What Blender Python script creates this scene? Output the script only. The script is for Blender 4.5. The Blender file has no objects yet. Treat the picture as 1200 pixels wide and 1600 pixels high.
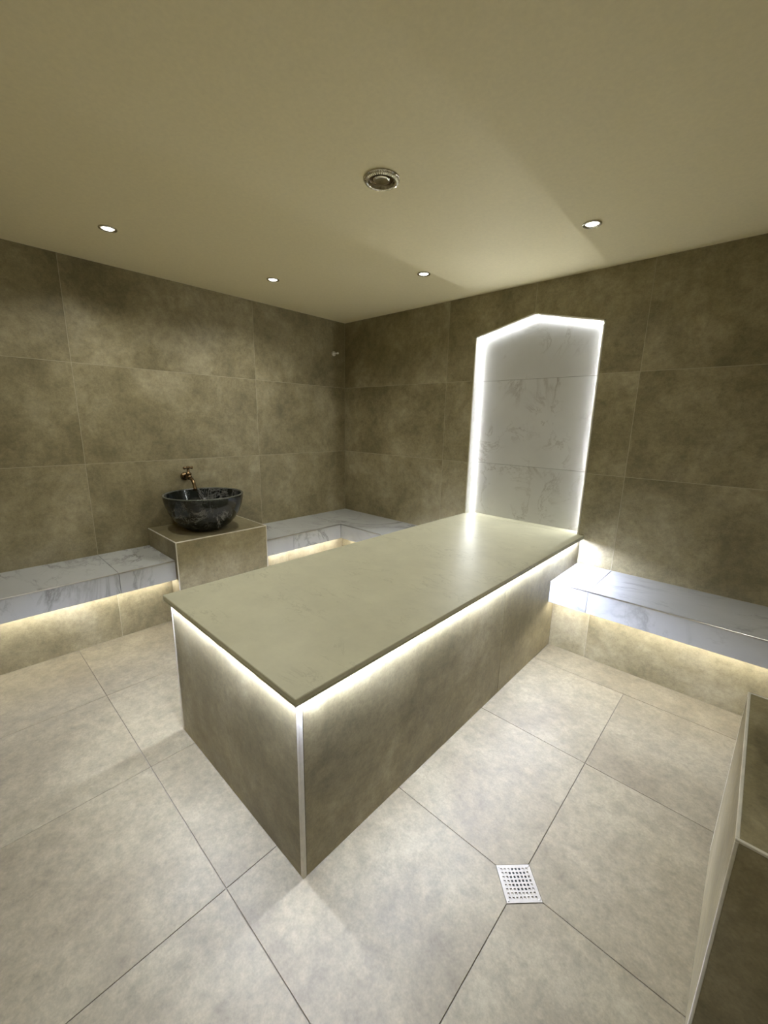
import bpy, bmesh, math, random
from mathutils import Vector, Matrix

S = bpy.context.scene
COL = S.collection

# ------------------------------------------------------------------ camera, world, exposure
F_PX = 638.665
cd = bpy.data.cameras.new('camera'); cam = bpy.data.objects.new('camera', cd); COL.objects.link(cam)
cd.sensor_fit = 'HORIZONTAL'; cd.sensor_width = 36.0; cd.lens = 36.0*F_PX/1200.0
cd.clip_start = 0.02; cd.clip_end = 50
YAW, PITCH, ROLL = 0.744, -0.219, 0.020
fw = Vector((-math.sin(YAW)*math.cos(PITCH), math.cos(YAW)*math.cos(PITCH), math.sin(PITCH)))
r0 = Vector((math.cos(YAW), math.sin(YAW), 0)); u0 = r0.cross(fw)
rt = math.cos(ROLL)*r0 + math.sin(ROLL)*u0
up = -math.sin(ROLL)*r0 + math.cos(ROLL)*u0
m = Matrix.Identity(4)
for i in range(3):
    m[i][0] = rt[i]; m[i][1] = up[i]; m[i][2] = -fw[i]
m.translation = (3.085, -2.758, 1.325)
cam.matrix_world = m
S.camera = cam

W_ = bpy.data.worlds.new('world'); S.world = W_; W_.use_nodes = True
W_.node_tree.nodes['Background'].inputs[0].default_value = (0.02, 0.02, 0.018, 1)
W_.node_tree.nodes['Background'].inputs[1].default_value = 0.0
S.view_settings.view_transform = 'Standard'; S.view_settings.look = 'None'
S.view_settings.gamma = 1.0; S.view_settings.use_curve_mapping = False
S.view_settings.exposure = 0.0

# strengths of the light sources the room has
E_SLAB, E_BENCH, E_NICHE = 640.0, 76.0, 190.0      # LED strips (radiance)
E_LENS = 9.0                                     # downlight lenses
P_SPOT = 14.0                                    # downlight beams (W)
C_COOL = (0.90, 0.985, 1.32); C_WARM = (1.0, 0.98, 1.02); C_NICHE = (0.98, 1.0, 1.0); C_SPOT = (1.0, 0.995, 0.93)

# ------------------------------------------------------------------ room dimensions (metres)
RW, RD, H = 3.69, 3.10, 2.209
J1, J2 = 1.027, 1.627           # wall course joints
BS, BM = 0.437, 0.310           # bench seat height, underside of its marble front
BF, BR = 0.458, 0.368           # bench front and riser distance from the wall
P0, P1 = -1.844, -1.206         # basin pedestal along the left wall
PD, PZ = 0.487, 0.561
X0, X1, YN = 1.420, 2.289, -2.212    # platform base
SZ, ST = 0.627, 0.018           # platform slab top, thickness
NX0, NX1, NXA, NZT, NZA, ND = 1.424, 2.266, 1.842, 1.922, 2.020, 0.082   # niche
TH = 0.008                      # tile thickness

# ------------------------------------------------------------------ materials
def new_mat(name):
    mt = bpy.data.materials.new(name); mt.use_nodes = True
    nt = mt.node_tree; b = nt.nodes['Principled BSDF']
    return mt, nt, b
def nd(nt, t, **kw):
    n = nt.nodes.new(t)
    for k, v in kw.items(): setattr(n, k, v)
    return n
def coords(nt, spread=40.0):
    """object coordinates shifted by a random amount for every piece"""
    tc = nd(nt, 'ShaderNodeTexCoord'); oi = nd(nt, 'ShaderNodeObjectInfo')
    ml = nd(nt, 'ShaderNodeVectorMath', operation='MULTIPLY_ADD')
    cb = nd(nt, 'ShaderNodeCombineXYZ')
    for i, k in enumerate((1.0, 1.7, 2.3)):
        mm = nd(nt, 'ShaderNodeMath', operation='MULTIPLY'); mm.inputs[1].default_value = spread*k
        nt.links.new(oi.outputs['Random'], mm.inputs[0]); nt.links.new(mm.outputs[0], cb.inputs[i])
    ml.inputs[1].default_value = (1, 1, 1)
    nt.links.new(tc.outputs['Object'], ml.inputs[0]); nt.links.new(cb.outputs[0], ml.inputs[2])
    return ml.outputs[0], oi.outputs['Random']
def noise(nt, vec, scale, detail=6, rough=0.6, dist=0.0):
    n = nd(nt, 'ShaderNodeTexNoise'); n.inputs['Scale'].default_value = scale
    n.inputs['Detail'].default_value = detail; n.inputs['Roughness'].default_value = rough
    n.inputs['Distortion'].default_value = dist
    nt.links.new(vec, n.inputs['Vector']); return n.outputs['Fac']
def ramp(nt, fac, stops):
    r = nd(nt, 'ShaderNodeValToRGB'); e = r.color_ramp.elements
    while len(e) < len(stops): e.new(0.5)
    for q, (p, c) in zip(e, stops):
        q.position = p; q.color = (c[0], c[1], c[2], 1) if not isinstance(c, (int, float)) else (c, c, c, 1)
    nt.links.new(fac, r.inputs[0]); return r.outputs['Color']
def mix(nt, fac, a, b, mode='MIX'):
    x = nd(nt, 'ShaderNodeMix', data_type='RGBA', blend_type=mode)
    for sock, v in ((x.inputs[0], fac), (x.inputs[6], a), (x.inputs[7], b)):
        if isinstance(v, (int, float)): sock.default_value = v
        elif isinstance(v, tuple): sock.default_value = (v[0], v[1], v[2], 1)
        else: nt.links.new(v, sock)
    return x.outputs[2]
def bump(nt, b, h, strength, dist=0.002):
    n = nd(nt, 'ShaderNodeBump'); n.inputs['Strength'].default_value = strength
    n.inputs['Distance'].default_value = dist
    nt.links.new(h, n.inputs['Height']); nt.links.new(n.outputs[0], b.inputs['Normal'])

def concrete_tile(name, dark, mid, light, rough=0.42, spec=0.4):
    mt, nt, b = new_mat(name)
    v, rnd = coords(nt)
    big = noise(nt, v, 2.4, 9, 0.66, 0.3)
    midn = noise(nt, v, 19.0, 7, 0.68, 0.2)
    fine = noise(nt, v, 160.0, 3, 0.6)
    c = ramp(nt, big, [(0.36, dark), (0.5, mid), (0.64, light)])
    g = ramp(nt, midn, [(0.30, 0.74), (0.5, 1.0), (0.70, 1.22)])
    c = mix(nt, 0.75, c, g, 'MULTIPLY')
    gr = noise(nt, v, 52.0, 5, 0.7)
    c = mix(nt, 0.9, c, ramp(nt, gr, [(0.32, 0.84), (0.5, 1.0), (0.68, 1.12)]), 'MULTIPLY')
    g2 = ramp(nt, fine, [(0.3, 0.88), (0.7, 1.10)])
    c = mix(nt, 0.8, c, g2, 'MULTIPLY')
    spot = ramp(nt, noise(nt, v, 26.0, 4, 0.75), [(0.60, 0.0), (0.74, 1.0)])
    patch = ramp(nt, noise(nt, v, 3.7, 3, 0.5), [(0.48, 0.0), (0.66, 0.5)])
    f = nd(nt, 'ShaderNodeMath', operation='MULTIPLY')
    nt.links.new(spot, f.inputs[0]); nt.links.new(patch, f.inputs[1])
    c = mix(nt, f.outputs[0], c, tuple(x*0.55 for x in dark))
    nt.links.new(c, b.inputs['Base Color'])
    rr = nd(nt, 'ShaderNodeMapRange'); rr.inputs['To Min'].default_value = rough-0.08; rr.inputs['To Max'].default_value = rough+0.1
    nt.links.new(midn, rr.inputs[0]); nt.links.new(rr.outputs[0], b.inputs['Roughness'])
    b.inputs['Specular IOR Level'].default_value = spec
    bump(nt, b, midn, 0.10, 0.002)
    return mt

def marble(name, base, vein, rough=0.16, scale=1.6, amount=0.8, rgh=0.62):
    mt, nt, b = new_mat(name)
    v, rnd = coords(nt)
    mp = nd(nt, 'ShaderNodeMapping'); mp.inputs['Rotation'].default_value = (0.6, 0.5, 0.9); mp.inputs['Scale'].default_value = (1, 1.7, 1)
    nt.links.new(v, mp.inputs[0]); vv = mp.outputs[0]
    def veins(sc, width, lo, hi):
        n = noise(nt, vv, sc, 7, rgh, 0.9)
        s = nd(nt, 'ShaderNodeMath', operation='SUBTRACT'); s.inputs[1].default_value = 0.5; nt.links.new(n, s.inputs[0])
        a = nd(nt, 'ShaderNodeMath', operation='ABSOLUTE'); nt.links.new(s.outputs[0], a.inputs[0])
        line = ramp(nt, a.outputs[0], [(0.0, 1.0), (width*0.35, 0.5), (width, 0.0)])
        mask = ramp(nt, noise(nt, vv, sc*0.9, 2, 0.5), [(lo, 0.0), (hi, 1.0)])
        f = nd(nt, 'ShaderNodeMath', operation='MULTIPLY'); nt.links.new(line, f.inputs[0]); nt.links.new(mask, f.inputs[1])
        return f.outputs[0]
    cloud = ramp(nt, noise(nt, vv, 2.2, 5, 0.6), [(0.3, tuple(x*0.90 for x in base)), (0.65, base)])
    f1 = veins(scale, 0.035, 0.46, 0.60); f2 = veins(scale*2.3, 0.022, 0.50, 0.66)
    k1 = nd(nt, 'ShaderNodeMath', operation='MULTIPLY'); k1.inputs[1].default_value = amount; nt.links.new(f1, k1.inputs[0])
    k2 = nd(nt, 'ShaderNodeMath', operation='MULTIPLY'); k2.inputs[1].default_value = amount*0.6; nt.links.new(f2, k2.inputs[0])
    c = mix(nt, k1.outputs[0], cloud, vein); c = mix(nt, k2.outputs[0], c, vein)
    nt.links.new(c, b.inputs['Base Color']); b.inputs['Roughness'].default_value = rough
    return mt

def stone_slab(name, base, vein):
    mt, nt, b = new_mat(name)
    v, rnd = coords(nt)
    cl = ramp(nt, noise(nt, v, 5.0, 9, 0.72), [(0.3, tuple(x*0.90 for x in base)), (0.7, tuple(x*1.06 for x in base))])
    mp = nd(nt, 'ShaderNodeMapping'); mp.inputs['Rotation'].default_value = (0, 0, 0.5); mp.inputs['Scale'].default_value = (1.0, 2.6, 1.0)
    nt.links.new(v, mp.inputs[0])
    n = noise(nt, mp.outputs[0], 3.4, 8, 0.66, 0.6)
    s = nd(nt, 'ShaderNodeMath', operation='SUBTRACT'); s.inputs[1].default_value = 0.5; nt.links.new(n, s.inputs[0])
    a = nd(nt, 'ShaderNodeMath', operation='ABSOLUTE'); nt.links.new(s.outputs[0], a.inputs[0])
    line = ramp(nt, a.outputs[0], [(0.0, 0.75), (0.014, 0.0)])
    mask = ramp(nt, noise(nt, v, 4.2, 3, 0.6), [(0.48, 0.0), (0.62, 1.0)])
    f = nd(nt, 'ShaderNodeMath', operation='MULTIPLY'); nt.links.new(line, f.inputs[0]); nt.links.new(mask, f.inputs[1])
    nt.links.new(mix(nt, f.outputs[0], cl, vein), b.inputs['Base Color'])
    b.inputs['Roughness'].default_value = 0.42; b.inputs['Specular IOR Level'].default_value = 0.3
    bump(nt, b, noise(nt, mp.outputs[0], 40.0, 3, 0.6), 0.06, 0.001)
    return mt

def plain(name, c, rough=0.5, metal=0.0, n_scale=30.0, var=0.08, bmp=0.05):
    mt, nt, b = new_mat(name)
    v, rnd = coords(nt)
    n = noise(nt, v, n_scale, 4, 0.6)
    k = ramp(nt, n, [(0.3, tuple(x*(1-var) for x in c)), (0.7, tuple(min(1, x*(1+var)) for x in c))])
    nt.links.new(k, b.inputs['Base Color']); b.inputs['Roughness'].default_value = rough; b.inputs['Metallic'].default_value = metal
    if bmp: bump(nt, b, n, bmp, 0.001)
    return mt
def emitter(name, c, e):
    mt, nt, b = new_mat(name)
    b.inputs['Base Color'].default_value = (0.9, 0.9, 0.88, 1)
    b.inputs['Emission Color'].default_value = (c[0], c[1], c[2], 1); b.inputs['Emission Strength'].default_value = e
    return mt

M = {}
M['tile'] = concrete_tile('concrete_wall_tile', (0.188, 0.159, 0.086), (0.270, 0.232, 0.133), (0.366, 0.322, 0.205))
M['ftile'] = concrete_tile('concrete_floor_tile', (0.180, 0.152, 0.094), (0.212, 0.182, 0.114), (0.246, 0.214, 0.137), 0.5, 0.3)
M['grout'] = plain('grout_light', (0.43, 0.385, 0.275), 0.8)
M['fgrout'] = plain('grout_dark', (0.17, 0.152, 0.115), 0.85)
M['mgrout'] = plain('grout_grey', (0.14, 0.135, 0.12), 0.8)
M['marble'] = marble('white_marble_tile', (0.535, 0.55, 0.545), (0.17, 0.165, 0.15), 0.16, 1.3, 0.7)
M['nmarble'] = marble('white_marble_panel', (0.62, 0.62, 0.61), (0.25, 0.22, 0.19), 0.35, 1.7, 0.9)
M['white'] = plain('white_liner', (0.74, 0.74, 0.72), 0.35, bmp=0)
M['slab'] = stone_slab('beige_stone_slab', (0.575, 0.56, 0.415), (0.40, 0.385, 0.27))
M['plaster'] = plain('ceiling_plaster', (0.87, 0.79, 0.535), 0.7, n_scale=70.0, var=0.03, bmp=0.35)
M['steel'] = plain('brushed_steel', (0.55, 0.54, 0.51), 0.28, 1.0, bmp=0)
M['trim'] = plain('pale_edge_trim', (0.72, 0.69, 0.60), 0.35, 0.0, bmp=0)
M['chrome'] = plain('chrome', (0.72, 0.69, 0.60), 0.10, 1.0, bmp=0)
M['brass'] = plain('antique_brass', (0.17, 0.115, 0.06), 0.25, 1.0, bmp=0)
M['basin'] = marble('dark_green_marble', (0.006, 0.009, 0.009), (0.24, 0.235, 0.215), 0.13, 4.5, 0.85, 0.76)
M['rim'] = marble('polished_marble_rim', (0.10, 0.105, 0.09), (0.30, 0.29, 0.25), 0.15, 6.0, 0.6, 0.7)
M['core'] = plain('mortar_core', (0.30, 0.27, 0.21), 0.9)
M['black'] = plain('pit_shade_black', (0.006, 0.012, 0.010), 0.5, bmp=0)  # near-black colour for the painted shade inside the drain
M['plate'] = plain('drain_plate_steel', (0.36, 0.33, 0.265), 0.45, 0.1, bmp=0)
M['plastic'] = plain('white_plastic', (0.80, 0.78, 0.70), 0.3, bmp=0)
M['led_slab'] = emitter('led_under_slab', C_COOL, E_SLAB)
M['led_bench'] = emitter('led_under_bench', C_WARM, E_BENCH)
M['led_niche'] = emitter('led_in_niche', C_NICHE, E_NICHE)
M['lens'] = emitter('downlight_lens', (1.0, 0.98, 0.92), E_LENS)

# ------------------------------------------------------------------ building helpers
def link_mesh(name, bm, mat, parent=None, origin=(0, 0, 0), smooth=False):
    """links bm (world coordinates) as one object with its origin at `origin`"""
    bmesh.ops.recalc_face_normals(bm, faces=bm.faces)
    o3 = Vector(origin)
    for v in bm.verts: v.co -= o3
    me = bpy.data.meshes.new(name); bm.to_mesh(me); bm.free()
    if mat: me.materials.append(mat)
    if smooth:
        for p in me.polygons: p.use_smooth = True
    o = bpy.data.objects.new(name, me); COL.objects.link(o)
    if parent is not None:
        o.parent = parent
        w = Vector((0, 0, 0)); q = parent
        while q is not None: w += q.location; q = q.parent
        o.location = o3 - w
    else: o.location = o3
    return o
def add_box(bm, x0, x1, y0, y1, z0, z1, bev=0.0):
    r = bmesh.ops.create_cube(bm, size=1.0)
    for v in r['verts']:
        v.co = ((x0+x1)/2 + v.co.x*(x1-x0), (y0+y1)/2 + v.co.y*(y1-y0), (z0+z1)/2 + v.co.z*(z1-z0))
    if bev > 0:
        ed = list({e for v in r['verts'] for e in v.link_edges})
        bmesh.ops.bevel(bm, geom=ed, offset=bev, segments=1, affect='EDGES', profile=0.5)
def box(name, x0, x1, y0, y1, z0, z1, mat, parent=None, bev=0.0):
    bm = bmesh.new(); add_box(bm, x0, x1, y0, y1, z0, z1, bev)
    return link_mesh(name, bm, mat, parent, ((x0+x1)/2, (y0+y1)/2, (z0+z1)/2))
def boxes(name, lst, mat, parent=None, bev=0.0, origin=None):
    bm = bmesh.new()
    for b in lst: add_box(bm, *b, bev)
    b = lst[0]
    return link_mesh(name, bm, mat, parent, origin if origin is not None else ((b[0]+b[1])/2, (b[2]+b[3])/2, b[4]))
def add_prism(bm, poly, axis, a0, a1):
    """poly of two coordinates, extruded along axis (0,1,2) from a0 to a1"""
    def P(p, a):
        q = list(p); q.insert(axis, a); return q
    A = [bm.verts.new(P(p, a0)) for p in poly]; B = [bm.verts.new(P(p, a1)) for p in poly]
    n = len(poly)
    bm.faces.new(A); bm.faces.new(B[::-1])
    for i in range(n): bm.faces.new((A[i], B[i], B[(i+1) % n], A[(i+1) % n]))
def prism(name, poly, axis, a0, a1, mat, parent=None, bev=0.0):
    bm = bmesh.new(); add_prism(bm, poly, axis, a0, a1)
    if bev:
        bmesh.ops.recalc_face_normals(bm, faces=bm.faces)
        bmesh.ops.bevel(bm, geom=list(bm.edges), offset=bev, segments=1, affect='EDGES', profile=0.5)
    c = [sum(p[k] for p in poly)/len(poly) for k in (0, 1)]; c.insert(axis, (a0+a1)/2)
    return link_mesh(name, bm, mat, parent, c)
def add_lathe(bm, prof, seg=48, center=(0, 0, 0), axis='z', wob=None):
    """profile of (radius, height), open ends unless the radius is 0"""
    rings = []
    for k, (r, h) in enumerate(prof):
        if r < 1e-6:
            rings.append([bm.verts.new((0, 0, h))]); continue
        ring = []
        for i in range(seg):
            a = 2*math.pi*i/seg; rr = r + (wob(k, i) if wob else 0)
            ring.append(bm.verts.new((rr*math.cos(a), rr*math.sin(a), h)))
        rings.append(ring)
    new = [v for r in rings for v in r]
    for A, B in zip(rings, rings[1:]):
        if len(A) == 1 and len(B) == 1: continue
        for i in range(seg):
            j = (i+1) % seg
            if len(A) == 1: bm.faces.new((A[0], B[i], B[j]))
            elif len(B) == 1: bm.faces.new((A[i], B[0], A[j]))
            else: bm.faces.new((A[i], B[i], B[j], A[j]))
    c = Vector(center)
    for v in new:
        x, y, z = v.co
        if axis == 'x': v.co = (z, x, y)
        elif axis == '-x': v.co = (-z, y, x)
        v.co = Vector(v.co) + c
def lathe(name, prof, mat, parent, center, axis='z', seg=48, wob=None, smooth=True):
    bm = bmesh.new(); add_lathe(bm, prof, seg, center, axis, wob)
    return link_mesh(name, bm, mat, parent, center, smooth)
def add_tube(bm, pts, radii, seg=14):
    pts = [Vector(p) for p in pts]; rings = []
    n0 = None
    for i, p in enumerate(pts):
        t = (pts[min(i+1, len(pts)-1)] - pts[max(i-1, 0)]).normalized()
        if n0 is None:
            n0 = t.orthogonal().normalized()
        else:
            n0 = (n0 - t*n0.dot(t)).normalized()
        b = t.cross(n0)
        rings.append([bm.verts.new(p + radii[i]*(math.cos(2*math.pi*k/seg)*n0 + math.sin(2*math.pi*k/seg)*b)) for k in range(seg)])
    for A, B in zip(rings, rings[1:]):
        for k in range(seg): bm.faces.new((A[k], A[(k+1) % seg], B[(k+1) % seg], B[k]))
    bm.faces.new(rings[0][::-1]); bm.faces.new(rings[-1])
def thing(name, label, cat, loc, group=None):
    o = bpy.data.objects.new(name, None); COL.objects.link(o); o.location = loc; o.empty_display_size = 0.05
    o['label'] = label; o['category'] = cat
    if group: o['group'] = group
    return o
def structure(o):
    o['kind'] = 'structure'; return o
G = 0.0011      # half a tile joint

# ------------------------------------------------------------------ floor
DX, DY, DR = 2.755, -1.781, 0.072
floor = structure(box('floor', -0.12, RW+0.12, -RD-0.12, 0.16, -0.06, -0.0022, M['fgrout']))
xs = [0.0, 0.335, 0.935, 1.536, 2.148, 2.755, 3.355, RW]
ys = [-RD, -2.98, -2.380, -1.781, -1.178, -0.582, 0.0]
for i in range(len(xs)-1):
    for j in range(len(ys)-1):
        if j == len(ys)-2 and i in (3, 5): continue
        xe = xs[i+2] if j == len(ys)-2 and i in (2, 4) else xs[i+1]
        xa, xb, ya, yb = max(xs[i] if not (j == len(ys)-2 and i == 4) else X1, BR-0.02), min(xe, RW), ys[j], min(ys[j+1], -BR+0.02)
        if xb-xa < 0.01 or yb-ya < 0.01: continue
        if xa >= X0 and xb <= X1 and ya >= YN: continue
        xa += G; xb -= G; ya += G; yb -= G
        poly = [(xa, ya), (xb, ya), (xb, yb), (xa, yb)]
        touch = [p for p in poly if abs(p[0]-DX) < 0.01 and abs(p[1]-DY) < 0.01]
        if touch:
            q = []
            cx = (xa+xb)/2; cy = (ya+yb)/2; d = DR+0.002
            for k, p in enumerate(poly):
                if p is touch[0]:
                    sx = math.copysign(1, cx-DX); sy = math.copysign(1, cy-DY)
                    a = (p[0], DY+sy*(d-G)); b = (DX+sx*(d-G), p[1])
                    prev = poly[k-1]
                    q += [a, b] if abs(prev[0]-p[0]) < 1e-6 else [b, a]
                else: q.append(p)
            poly = q
        prism('floor_tile', poly, 2, -TH, 0.0, M['ftile'], floor, 0.0008)

# ------------------------------------------------------------------ walls
rows = [(BS, J1), (J1, J2), (J2, H)]
wl = structure(box('wall_left', -0.12, -0.0007, -RD, 0.0, 0.0, H, M['grout']))
for y0, y1 in ((-RD, -2.153), (-2.153, -0.953), (-0.953, 0.0)):
    for z0, z1 in rows:
        box('wall_tile', -TH, 0.0, y0+G, y1-G, z0+G, z1-G, M['tile'], wl, 0.0008)
wr = structure(box('wall_right', RW+0.0007, RW+0.12, -RD, 0.0, 0.0, H, M['grout']))
for y0, y1 in ((-RD, -2.153), (-2.153, -0.953), (-0.953, 0.0)):
    for z0, z1 in rows:
        box('wall_tile', RW, RW+TH, y0+G, y1-G, z0+G, z1-G, M['tile'], wr, 0.0008)
wf = structure(box('wall_front', -0.12, RW+0.12, -RD-0.12, -RD-0.0007, 0.0, H, M['grout']))
for x0, x1 in ((0, 1.2), (1.2, 2.4), (2.4, RW)):
    for z0, z1 in [(0, BS)]+rows:
        box('wall_tile', x0+G, x1-G, -RD-TH, -RD, z0+G, z1-G, M['tile'], wf, 0.0008)
bm = bmesh.new()
e = 0.009
yb0, yb1 = 0.0007, 0.13
for poly in ([(-0.12, 0), (NX0-e, 0), (NX0-e, H), (-0.12, H)], [(NX1+e, 0), (RW+0.12, 0), (RW+0.12, H), (NX1+e, H)],
             [(NX0-e, 0), (NX1+e, 0), (NX1+e, SZ-ST-0.001), (NX0-e, SZ-ST-0.001)],
             [(NX0-e, NZT+e), (NXA, NZA+e), (NXA, H), (NX0-e, H)], [(NXA, NZA+e), (NX1+e, NZT+e), (NX1+e, H), (NXA, H)]):
    add_prism(bm, poly, 1, yb0, yb1)
wb = structure(link_mesh('wall_back', bm, M['grout']))
B1, B2 = 1.177, 2.491
for z0, z1 in rows:
    for x0, x1 in ((0.0, B1), (B2, RW)):
        box('wall_tile', x0+G, x1-G, 0.0, TH, z0+G, z1-G, M['tile'], wb, 0.0008)
    if z1 < H:
        for x0, x1 in ((B1+G, NX0-e), (NX1+e, B2-G)):
            box('wall_tile', x0, x1, 0.0, TH, z0+G, z1-G, M['tile'], wb, 0.0008)
k = (NZA-NZT)/(NXA-NX0)
prism('wall_tile', [(B1+G, J2+G), (NX0-e, J2+G), (NX0-e, NZT+e*0.8), (NXA-G, NZA+e), (NXA-G, H-G), (B1+G, H-G)], 1, 0.0, TH, M['tile'], wb, 0.0008)
prism('wall_tile', [(B2-G, J2+G), (B2-G, H-G), (NXA+G, H-G), (NXA+G, NZA+e), (NX1+e, NZT+e*0.8), (NX1+e, J2+G)], 1, 0.0, TH, M['tile'], wb, 0.0008)

ceiling = structure(box('ceiling', -0.12, RW+0.12, -RD-0.12, 0.16, H, H+0.1, M['plaster']))

# ------------------------------------------------------------------ lit niche at the head of the platform
ni = thing('alcove', 'white marble alcove with pointed top and glowing edges, above the head of the platform', 'niche', ((NX0+NX1)/2, 0.04, SZ))
zr = [SZ-0.01, J1+0.0, J2+0.0]
out = [(NX0, SZ-0.01), (NX0, NZT), (NXA, NZA), (NX1, NZT), (NX1, SZ-0.01)]
g = 0.0010
prism('marble_panel', [(NX0, zr[0]), (NX1, zr[0]), (NX1, zr[1]-g), (NX0, zr[1]-g)], 1, ND, ND+TH, M['nmarble'], ni, 0.0006)
prism('marble_panel', [(NX0, zr[1]+g), (NX1, zr[1]+g), (NX1, zr[2]-g), (NX0, zr[2]-g)], 1, ND, ND+TH, M['nmarble'], ni, 0.0006)
prism('marble_panel', [(NX0, zr[2]+g), (NX1, zr[2]+g), (NX1, NZT), (NXA, NZA), (NX0, NZT)], 1, ND, ND+TH, M['nmarble'], ni, 0.0006)
box('sill', NX0+0.001, NX1-0.001, 0.0005, ND-0.001, SZ-0.009, SZ, M['slab'], ni)
box('back_board', NX0-e, NX1+e, ND+TH, ND+TH+0.02, SZ-0.01, NZA+e, M['mgrout'], ni)
def off(p, q, d):
    """quad strip from p to q thickened outward by d"""
    a = Vector(p); b = Vector(q); t = (b-a).normalized(); n = Vector((-t.y, t.x))
    return [tuple(a), tuple(b), tuple(b+n*d), tuple(a+n*d)]
segs = [(out[0], out[1]), (out[1], out[2]), (out[2], out[3]), (out[3], out[4])]
for p, q in segs:
    prism('reveal', off(p, q, 0.0075), 1, 0.001, ND+TH, M['white'], ni)
    pq = Vector(q)-Vector(p); t = pq.normalized()
    p2 = tuple(Vector(p)+t*0.006); q2 = tuple(Vector(q)-t*0.006)
    prism('led_strip', off(p2, q2, -0.003), 1, ND-0.005, ND-0.001, M['led_niche'], ni)
    prism('edge_trim', off(p, q, 0.0085), 1, -0.002, 0.001, M['plastic'], ni)

# ------------------------------------------------------------------ heated platform
pf = thing('massage_platform', 'long tiled massage platform with beige stone top and glowing rim, centre of room', 'platform', ((X0+X1)/2, YN/2, 0))
box('base', X0+TH, X1-TH, YN+TH, -0.002, 0.0, SZ-ST, M['core'], pf)
OV = 0.020
box('top_slab', X0-OV+0.006, X1+OV, YN-OV-0.002, 0.0, SZ-ST, SZ, M['slab'], pf, 0.002)
zt = SZ-ST-0.001
for y0, y1 in ((YN+0.013, -1.025), (-1.025, -0.001)):
    box('side_tile', X1-TH, X1, y0+G, y1-G, 0.001, zt, M['tile'], pf, 0.0006)
    box('side_tile', X0, X0+TH, y0+G, y1-G, 0.001, zt, M['tile'], pf, 0.0006)
box('end_tile', X0+0.013, X1-0.013, YN, YN+TH, 0.001, zt, M['tile'], pf, 0.0006)
for x0, x1 in ((X1-0.012, X1+0.0005), (X0-0.0005, X0+0.012)):
    box('corner_trim', x0, x1, YN-0.0005, YN+0.012, 0.001, zt, M['trim'], pf, 0.001)
sh = 0.004; ld = 0.0062
box('edge_lip', X1+OV-0.004, X1+OV, YN-OV-0.002, 0.0, zt-ld+0.001, zt+0.001, M['slab'], pf, 0.001)
box('edge_lip', X0-OV+0.006, X0-OV+0.010, YN-OV-0.002, 0.0, zt-ld+0.001, zt+0.001, M['slab'], pf, 0.001)
box('edge_lip', X0-OV+0.010, X1+OV-0.004, YN-OV-0.002, YN-OV+0.002, zt-ld+0.001, zt+0.001, M['slab'], pf, 0.001)
box('led_strip', X1+0.0065, X1+0.0115, YN-0.006, -0.070, zt-sh, zt, M['led_slab'], pf)
box('led_strip', X0-0.0085, X0-0.0035, YN-0.006, -0.070, zt-sh, zt, M['led_slab'], pf)
box('led_strip', X0, X1, YN-0.0125, YN-0.0075, zt-sh, zt, M['led_slab'], pf)

# ------------------------------------------------------------------ wall benches
SOF = BM+0.010     # soffit behind the marble front
def bench(label, runs, loc):
    """runs: list of dicts side ('x0','x1','y'), a, b along the wall, joints; all in room coordinates"""
    t = thing('marble_bench', label, 'bench', loc, 'white marble wall benches')
    body = []; plinth = []
    for r in runs:
        a, b, s = r['a'], r['b'], r['side']
        fa, fb = r.get('fa', a), r.get('fb', b)         # extent of the front (shorter where two runs meet)
        ra, rb = r.get('ra', fa), r.get('rb', fb)
        def bx(d0, d1, u0, u1, z0, z1):
            # d = distance from the wall, u = along the wall
            if s == 'x0': return (d0, d1, u0, u1, z0, z1)
            if s == 'x1': return (RW-d1, RW-d0, u0, u1, z0, z1)
            return (u0, u1, -d1, -d0, z0, z1)
        plinth.append(bx(0.0, BR-0.0009, ra, rb, 0.0, BM+0.02))
        body.append(bx(0.0, BF-TH, a, b, SOF, BS-TH))
        def cuts(lo, hi):
            js = [lo]+[j for j in r['joints'] if lo+0.02 < j < hi-0.02]+[hi]
            return list(zip(js, js[1:]))
        for u0, u1 in cuts(a, b):
            box('seat_tile', *bx(0.0, BF-0.0065, u0+G, u1-G, BS-TH, BS), M['marble'], t, 0.0006)
        for u0, u1 in cuts(fa, fb):
            box('front_tile', *bx(BF-TH, BF, u0+G, u1-G, BM, BS-0.0065), M['marble'], t, 0.0006)
        for u0, u1 in cuts(ra, rb):
            box('riser_tile', *bx(BR-TH, BR, u0+G, u1-G, 0.001, SOF-0.001), M['tile'], t, 0.0006)
        box('edge_trim', *bx(BF-0.0065, BF+0.0005, fa, fb, BS-0.0065, BS+0.0005), M['steel'], t, 0.0015)
        box('led_strip', *bx(BF-0.045, BF-0.035, fa+0.01, fb-0.01, SOF-0.004, SOF), M['led_bench'], t)
    boxes('seat_body', body, M['mgrout'], t)
    boxes('plinth', plinth, M['grout'], t)
    return t
bench('white marble bench left of the pedestal that carries the dark bowl, lit from below',
      [dict(side='x0', a=-RD+0.001, b=P0-0.001, joints=[-2.156])], (BF/2, (P0-RD)/2, 0))
bench('corner bench of white marble between the bowl pedestal and the platform',
      [dict(side='x0', a=P1+0.001, b=-BF, joints=[-0.953], rb=-BR), dict(side='y', a=0.0, b=X0-0.001, fa=BF, fb=X0-0.001, joints=[B1], ra=BR)], (BF/2, -BF/2, 0))
bench('white marble bench right of the platform, running under the dark wall to the right corner',
      [dict(side='y', a=X1+0.001, b=RW-0.001, joints=[2.496])], (2.9, -BF/2, 0))

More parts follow.
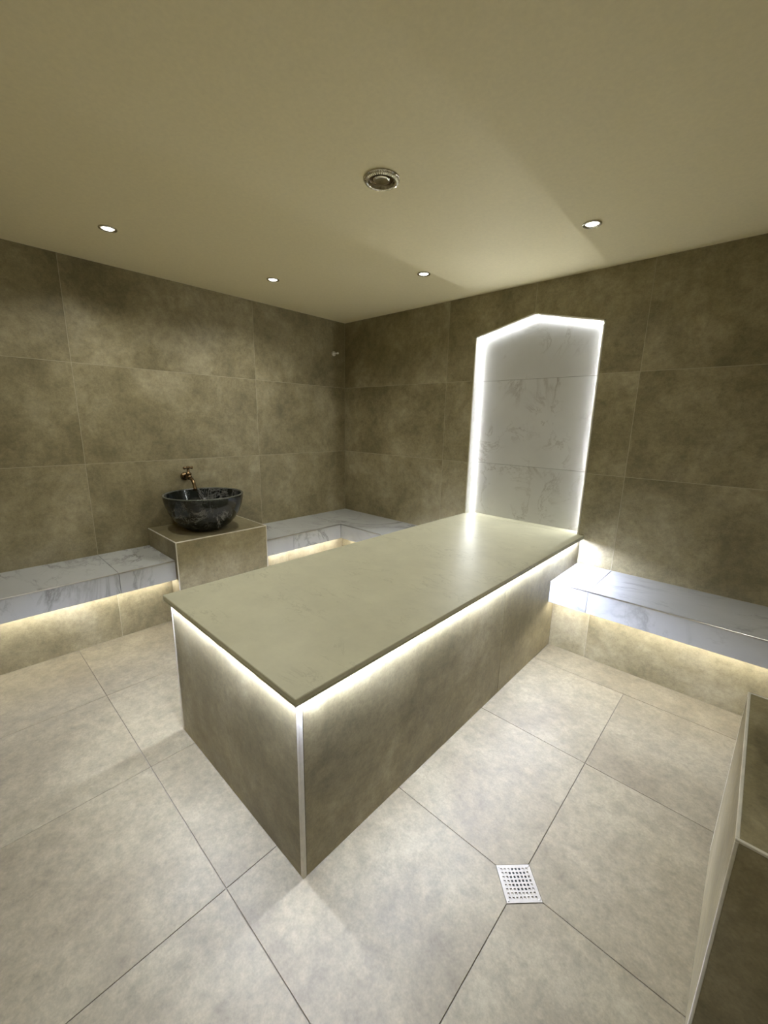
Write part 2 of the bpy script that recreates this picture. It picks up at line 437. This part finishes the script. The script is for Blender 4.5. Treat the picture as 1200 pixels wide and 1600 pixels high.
# ------------------------------------------------------------------ basin pedestals
def pedestal(label, s, y0, y1, depth, pz):
    X = (lambda d: d) if s > 0 else (lambda d: RW-d)
    t = thing('basin_pedestal', label, 'pedestal', (X(depth/2), (y0+y1)/2, 0), 'tiled basin pedestals')
    def bx(d0, d1, ya, yb, z0, z1):
        a, b = sorted((X(d0), X(d1))); return (a, b, ya, yb, z0, z1)
    box('body', *bx(0, depth-TH, y0+TH, y1-TH, 0, pz-TH), M['grout'], t)
    q = 0.006
    box('front_tile', *bx(depth-TH, depth, y0+q, y1-q, 0.001, pz-q), M['tile'], t, 0.0006)
    box('side_tile', *bx(0.001, depth-q, y0, y0+TH, 0.001, pz-q), M['tile'], t, 0.0006)
    box('side_tile', *bx(0.001, depth-q, y1-TH, y1, 0.001, pz-q), M['tile'], t, 0.0006)
    box('top_tile', *bx(0.001, depth-q, y0+q, y1-q, pz-TH, pz), M['tile'], t, 0.0006)
    d = 0.0005
    for ya, yb in ((y0-d, y0+q), (y1-q, y1+d)):
        box('edge_trim', *bx(depth-q, depth+d, ya, yb, 0.001, pz-q), M['trim'], t, 0.001)
        box('edge_trim', *bx(0.001, depth+d, ya, yb, pz-q, pz+d), M['trim'], t, 0.001)
    box('edge_trim', *bx(depth-q, depth+d, y0+q, y1-q, pz-q, pz+d), M['trim'], t, 0.001)
    return t
pedestal('square concrete-tiled pedestal carrying the dark bowl beside the left wall', 1, P0, P1, PD, PZ)
pedestal('tiled pedestal cut by the right frame edge, its top in deep shadow', -1, -1.854, -1.262, RW-3.160, 0.578)

# ------------------------------------------------------------------ stone bowls
def basin(label, x, y, z, R, hgt):
    k = R/0.26
    outer = [(0.0, 0.0), (0.085, 0.0), (0.112, 0.004), (0.136, 0.015), (0.170, 0.040), (0.205, 0.080), (0.231, 0.125), (0.249, 0.175), (0.258, 0.218), (0.2598, 0.240), (0.260, 0.2455)]
    rim = [(0.2585, 0.2475), (0.250, 0.2475), (0.2475, 0.2455)]
    inner = [(0.246, 0.238), (0.237, 0.190), (0.219, 0.140), (0.187, 0.090), (0.140, 0.056), (0.095, 0.036), (0.045, 0.028), (0.0, 0.026)]
    hk = hgt/0.2475
    t = thing('stone_basin', label, 'basin', (x, y, z), 'dark stone bowls')
    z += 0.0006; sc = lambda pr: [(r*k, h*hk) for r, h in pr]
    lathe('rim', sc([(0.2597, 0.2425), (0.2615, 0.2455), (0.2595, 0.2492), (0.2535, 0.2497), (0.2480, 0.2485), (0.2465, 0.2440)]), M['rim'], t, (x, y, z), seg=72)
    lathe('bowl', sc(outer+rim+inner), M['basin'], t, (x, y, z), seg=72)
    lathe('drain_ring', [(0.0, 0.026*hk+0.003), (0.018, 0.026*hk+0.003), (0.022, 0.026*hk), (0.022, 0.026*hk-0.002)], M['chrome'], t, (x, y, z), seg=24)
    return t
basin('polished dark marble bowl standing on the pedestal under the brass tap', 0.263, -1.548, PZ, 0.259, 0.247)
basin('dark bowl on the near right pedestal, past the right frame edge', 3.425, -1.556, 0.578, 0.25, 0.235)

# ------------------------------------------------------------------ brass tap
ty, tz = -1.565, 0.903
tp = thing('wall_tap', 'small antique brass tap on the left wall above the dark bowl', 'tap', (0.0, ty, tz))
lathe('wall_flange', [(0.0, 0.0), (0.024, 0.0), (0.024, 0.004), (0.018, 0.010), (0.011, 0.012), (0.011, 0.02)], M['brass'], tp, (0.0, ty, tz), 'x', 28)
bm = bmesh.new()
add_tube(bm, [(0.012, ty, tz), (0.035, ty, tz), (0.05, ty, tz), (0.065, ty, tz), (0.08, ty, tz-0.002)], [0.010, 0.010, 0.0155, 0.0155, 0.011])
add_lathe(bm, [(0.0155, 0.0), (0.0135, 0.012), (0.0165, 0.014), (0.0165, 0.024), (0.008, 0.028), (0.006, 0.052)], 20, (0.057, ty, tz))
link_mesh('tap_body', bm, M['brass'], tp, (0.057, ty, tz), True)
bm = bmesh.new()
add_tube(bm, [(0.078, ty, tz-0.002), (0.098, ty, tz-0.008), (0.115, ty, tz-0.020), (0.126, ty, tz-0.038), (0.130, ty, tz-0.052), (0.131, ty, tz-0.054), (0.132, ty, tz-0.068)],
         [0.0105, 0.010, 0.0095, 0.009, 0.009, 0.0115, 0.0115])
link_mesh('spout', bm, M['brass'], tp, (0.1, ty, tz), True)
bm = bmesh.new()
add_tube(bm, [(0.057, ty-0.027, tz+0.054), (0.057, ty-0.022, tz+0.054), (0.057, ty-0.01, tz+0.054), (0.057, ty+0.01, tz+0.054), (0.057, ty+0.022, tz+0.054), (0.057, ty+0.027, tz+0.054)], [0.006, 0.0085, 0.0055, 0.0055, 0.0085, 0.006], 12)
add_lathe(bm, [(0.0, 0.064), (0.008, 0.062), (0.010, 0.055), (0.008, 0.048), (0.0, 0.047)], 16, (0.057, ty, tz))
link_mesh('handle', bm, M['brass'], tp, (0.057, ty, tz+0.054), True)
for ch in tp.children:                      # cast size of the fitting
    ch.location *= 1.25; ch.scale = (1.25, 1.25, 1.25)

# ------------------------------------------------------------------ floor drain
fd = thing('floor_drain', 'square pierced metal drain cover set diagonally in the floor tiles', 'drain', (DX, DY, 0))
side = DR*math.sqrt(2); n = 8; mg = 0.007; cell = (side-2*mg)/n; hw = cell*0.28
ca, sa = math.cos(math.pi/4), math.sin(math.pi/4)
def rot(u, v, z): return (DX+(u*ca-v*sa), DY+(u*sa+v*ca), z)
cuts_ = [-side/2]
for i in range(n):
    c = -side/2+mg+cell*(i+0.5); cuts_ += [c-hw, c+hw]
cuts_.append(side/2)
bm = bmesh.new(); top = 0.0010; bot = -0.0008
vt = {}
def V(i, j, z):
    if (i, j, z) not in vt: vt[(i, j, z)] = bm.verts.new(rot(cuts_[i], cuts_[j], z))
    return vt[(i, j, z)]
nn = len(cuts_)-1
solid = lambda i, j: 0 <= i < nn and 0 <= j < nn and not (i % 2 == 1 and j % 2 == 1)
for i in range(nn):
    for j in range(nn):
        if not solid(i, j): continue
        bm.faces.new((V(i, j, top), V(i+1, j, top), V(i+1, j+1, top), V(i, j+1, top)))
        bm.faces.new((V(i, j, bot), V(i, j+1, bot), V(i+1, j+1, bot), V(i+1, j, bot)))
        for (di, dj, a, b) in ((-1, 0, (i, j), (i, j+1)), (1, 0, (i+1, j), (i+1, j+1)), (0, -1, (i, j), (i+1, j)), (0, 1, (i, j+1), (i+1, j+1))):
            if not solid(i+di, j+dj):
                bm.faces.new((V(*a, top), V(*b, top), V(*b, bot), V(*a, bot)))
link_mesh('cover_plate', bm, M['plate'], fd, (DX, DY, 0))
bm = bmesh.new()
q = [rot(-side/2, -side/2, 0)[:2], rot(side/2, -side/2, 0)[:2], rot(side/2, side/2, 0)[:2], rot(-side/2, side/2, 0)[:2]]
add_prism(bm, q, 2, -0.0021, -0.0016)
link_mesh('seat_frame', bm, M['plate'], fd, (DX, DY, -0.005))
lathe('pit_shade_disc', [(0.0, -0.0011), (0.033, -0.0011), (0.033, -0.0015), (0.0, -0.0015)], M['black'], fd, (DX-0.003, DY+0.012, 0), seg=32, smooth=False)  # thin black disc, paints the shade of the open pit under the holes
for su, sv in ((-1, -1), (1, -1), (1, 1), (-1, 1)):
    x, y, z = rot(su*(side/2-0.006), sv*(side/2-0.006), 0)
    lathe('screw', [(0.0, 0.0018), (0.0022, 0.0017), (0.003, 0.0009)], M['steel'], fd, (x, y, 0), seg=12)

# ------------------------------------------------------------------ ceiling downlights
def downlight(label, x, y, dim=1.0):
    t = thing('downlight', label, 'ceiling light', (x, y, H), 'recessed ceiling downlights')
    lathe('trim_ring', [(0.040, 0.0), (0.041, -0.003), (0.038, -0.006), (0.032, -0.0065), (0.0285, -0.003), (0.0275, -0.0005)], M['chrome'], t, (x, y, H), seg=40)
    lathe('lens', [(0.0, -0.006), (0.012, -0.0055), (0.022, -0.004), (0.0272, -0.001)], M['lens'], t, (x, y, H), seg=32)
    ld = bpy.data.lights.new('downlight_beam', 'SPOT'); ld.energy = P_SPOT*dim; ld.color = C_SPOT
    ld.spot_size = math.radians(150); ld.spot_blend = 1.0; ld.shadow_soft_size = 0.025
    lo = bpy.data.objects.new('downlight_beam', ld); COL.objects.link(lo); lo.parent = t; lo.location = (0, 0, -0.036)
    return t
downlight('lit downlight farthest left, nearest the left frame edge of the ceiling', 0.577, -2.047, 1.75)
downlight('lit downlight above the corner bench, left of the room corner', 0.556, -1.121, 1.8)
downlight('lit downlight just right of the room corner, near the back wall', 1.376, -0.585, 0.38)
downlight('lit downlight farthest right, above the pointed niche', 2.347, -0.612, 0.42)
downlight('lit downlight left of the viewpoint, past the left frame edge of the ceiling', 1.376, -2.55)
downlight('lit downlight behind the viewpoint near the front wall', 2.347, -2.55)
downlight('lit downlight past the right frame edge, beyond the near right pedestal', 3.15, -1.121, 0.55)
downlight('lit downlight over the viewpoint, just in front of the near right pedestal', 3.15, -2.047, 0.75)

# ------------------------------------------------------------------ ceiling vent
vx, vy = 1.866, -1.484
cv = thing('ceiling_vent', 'unlit fluted chrome ring with recessed centre in mid ceiling', 'vent', (vx, vy, H))
lathe('flange', [(0.070, 0.0), (0.070, -0.004), (0.067, -0.006)], M['chrome'], cv, (vx, vy, H), seg=64)
lathe('fluted_ring', [(0.067, -0.006), (0.063, -0.011), (0.056, -0.014), (0.050, -0.012), (0.046, -0.001)], M['chrome'], cv, (vx, vy, H), seg=96,
      wob=lambda k, i: (0.0016 if i % 2 else -0.0012) if k in (1, 2) else 0.0, smooth=False)
lathe('inner_cup', [(0.046, -0.002), (0.0, -0.0015)], M['brass'], cv, (vx, vy, H), seg=48)
lathe('valve_disc', [(0.0, -0.009), (0.022, -0.0085), (0.030, -0.007), (0.032, -0.005), (0.024, -0.003), (0.0, -0.002)], M['chrome'], cv, (vx, vy, H), seg=48)

# ------------------------------------------------------------------ white nozzle on the left wall
wy, wz = -0.140, 1.925
ns = thing('wall_nozzle', 'tiny white round fitting high on the left wall beside the room corner', 'nozzle', (0.0, wy, wz))
lathe('rosette', [(0.0, 0.020), (0.010, 0.020), (0.019, 0.015), (0.0215, 0.008), (0.0215, 0.0)], M['plastic'], ns, (0.0, wy, wz), 'x', 28)
bm = bmesh.new()
add_tube(bm, [(0.018, wy, wz), (0.040, wy+0.004, wz), (0.048, wy+0.006, wz+0.001), (0.056, wy+0.008, wz+0.002)], [0.006, 0.006, 0.0095, 0.0095], 14)
link_mesh('nozzle_tip', bm, M['plastic'], ns, (0.03, wy, wz), True)
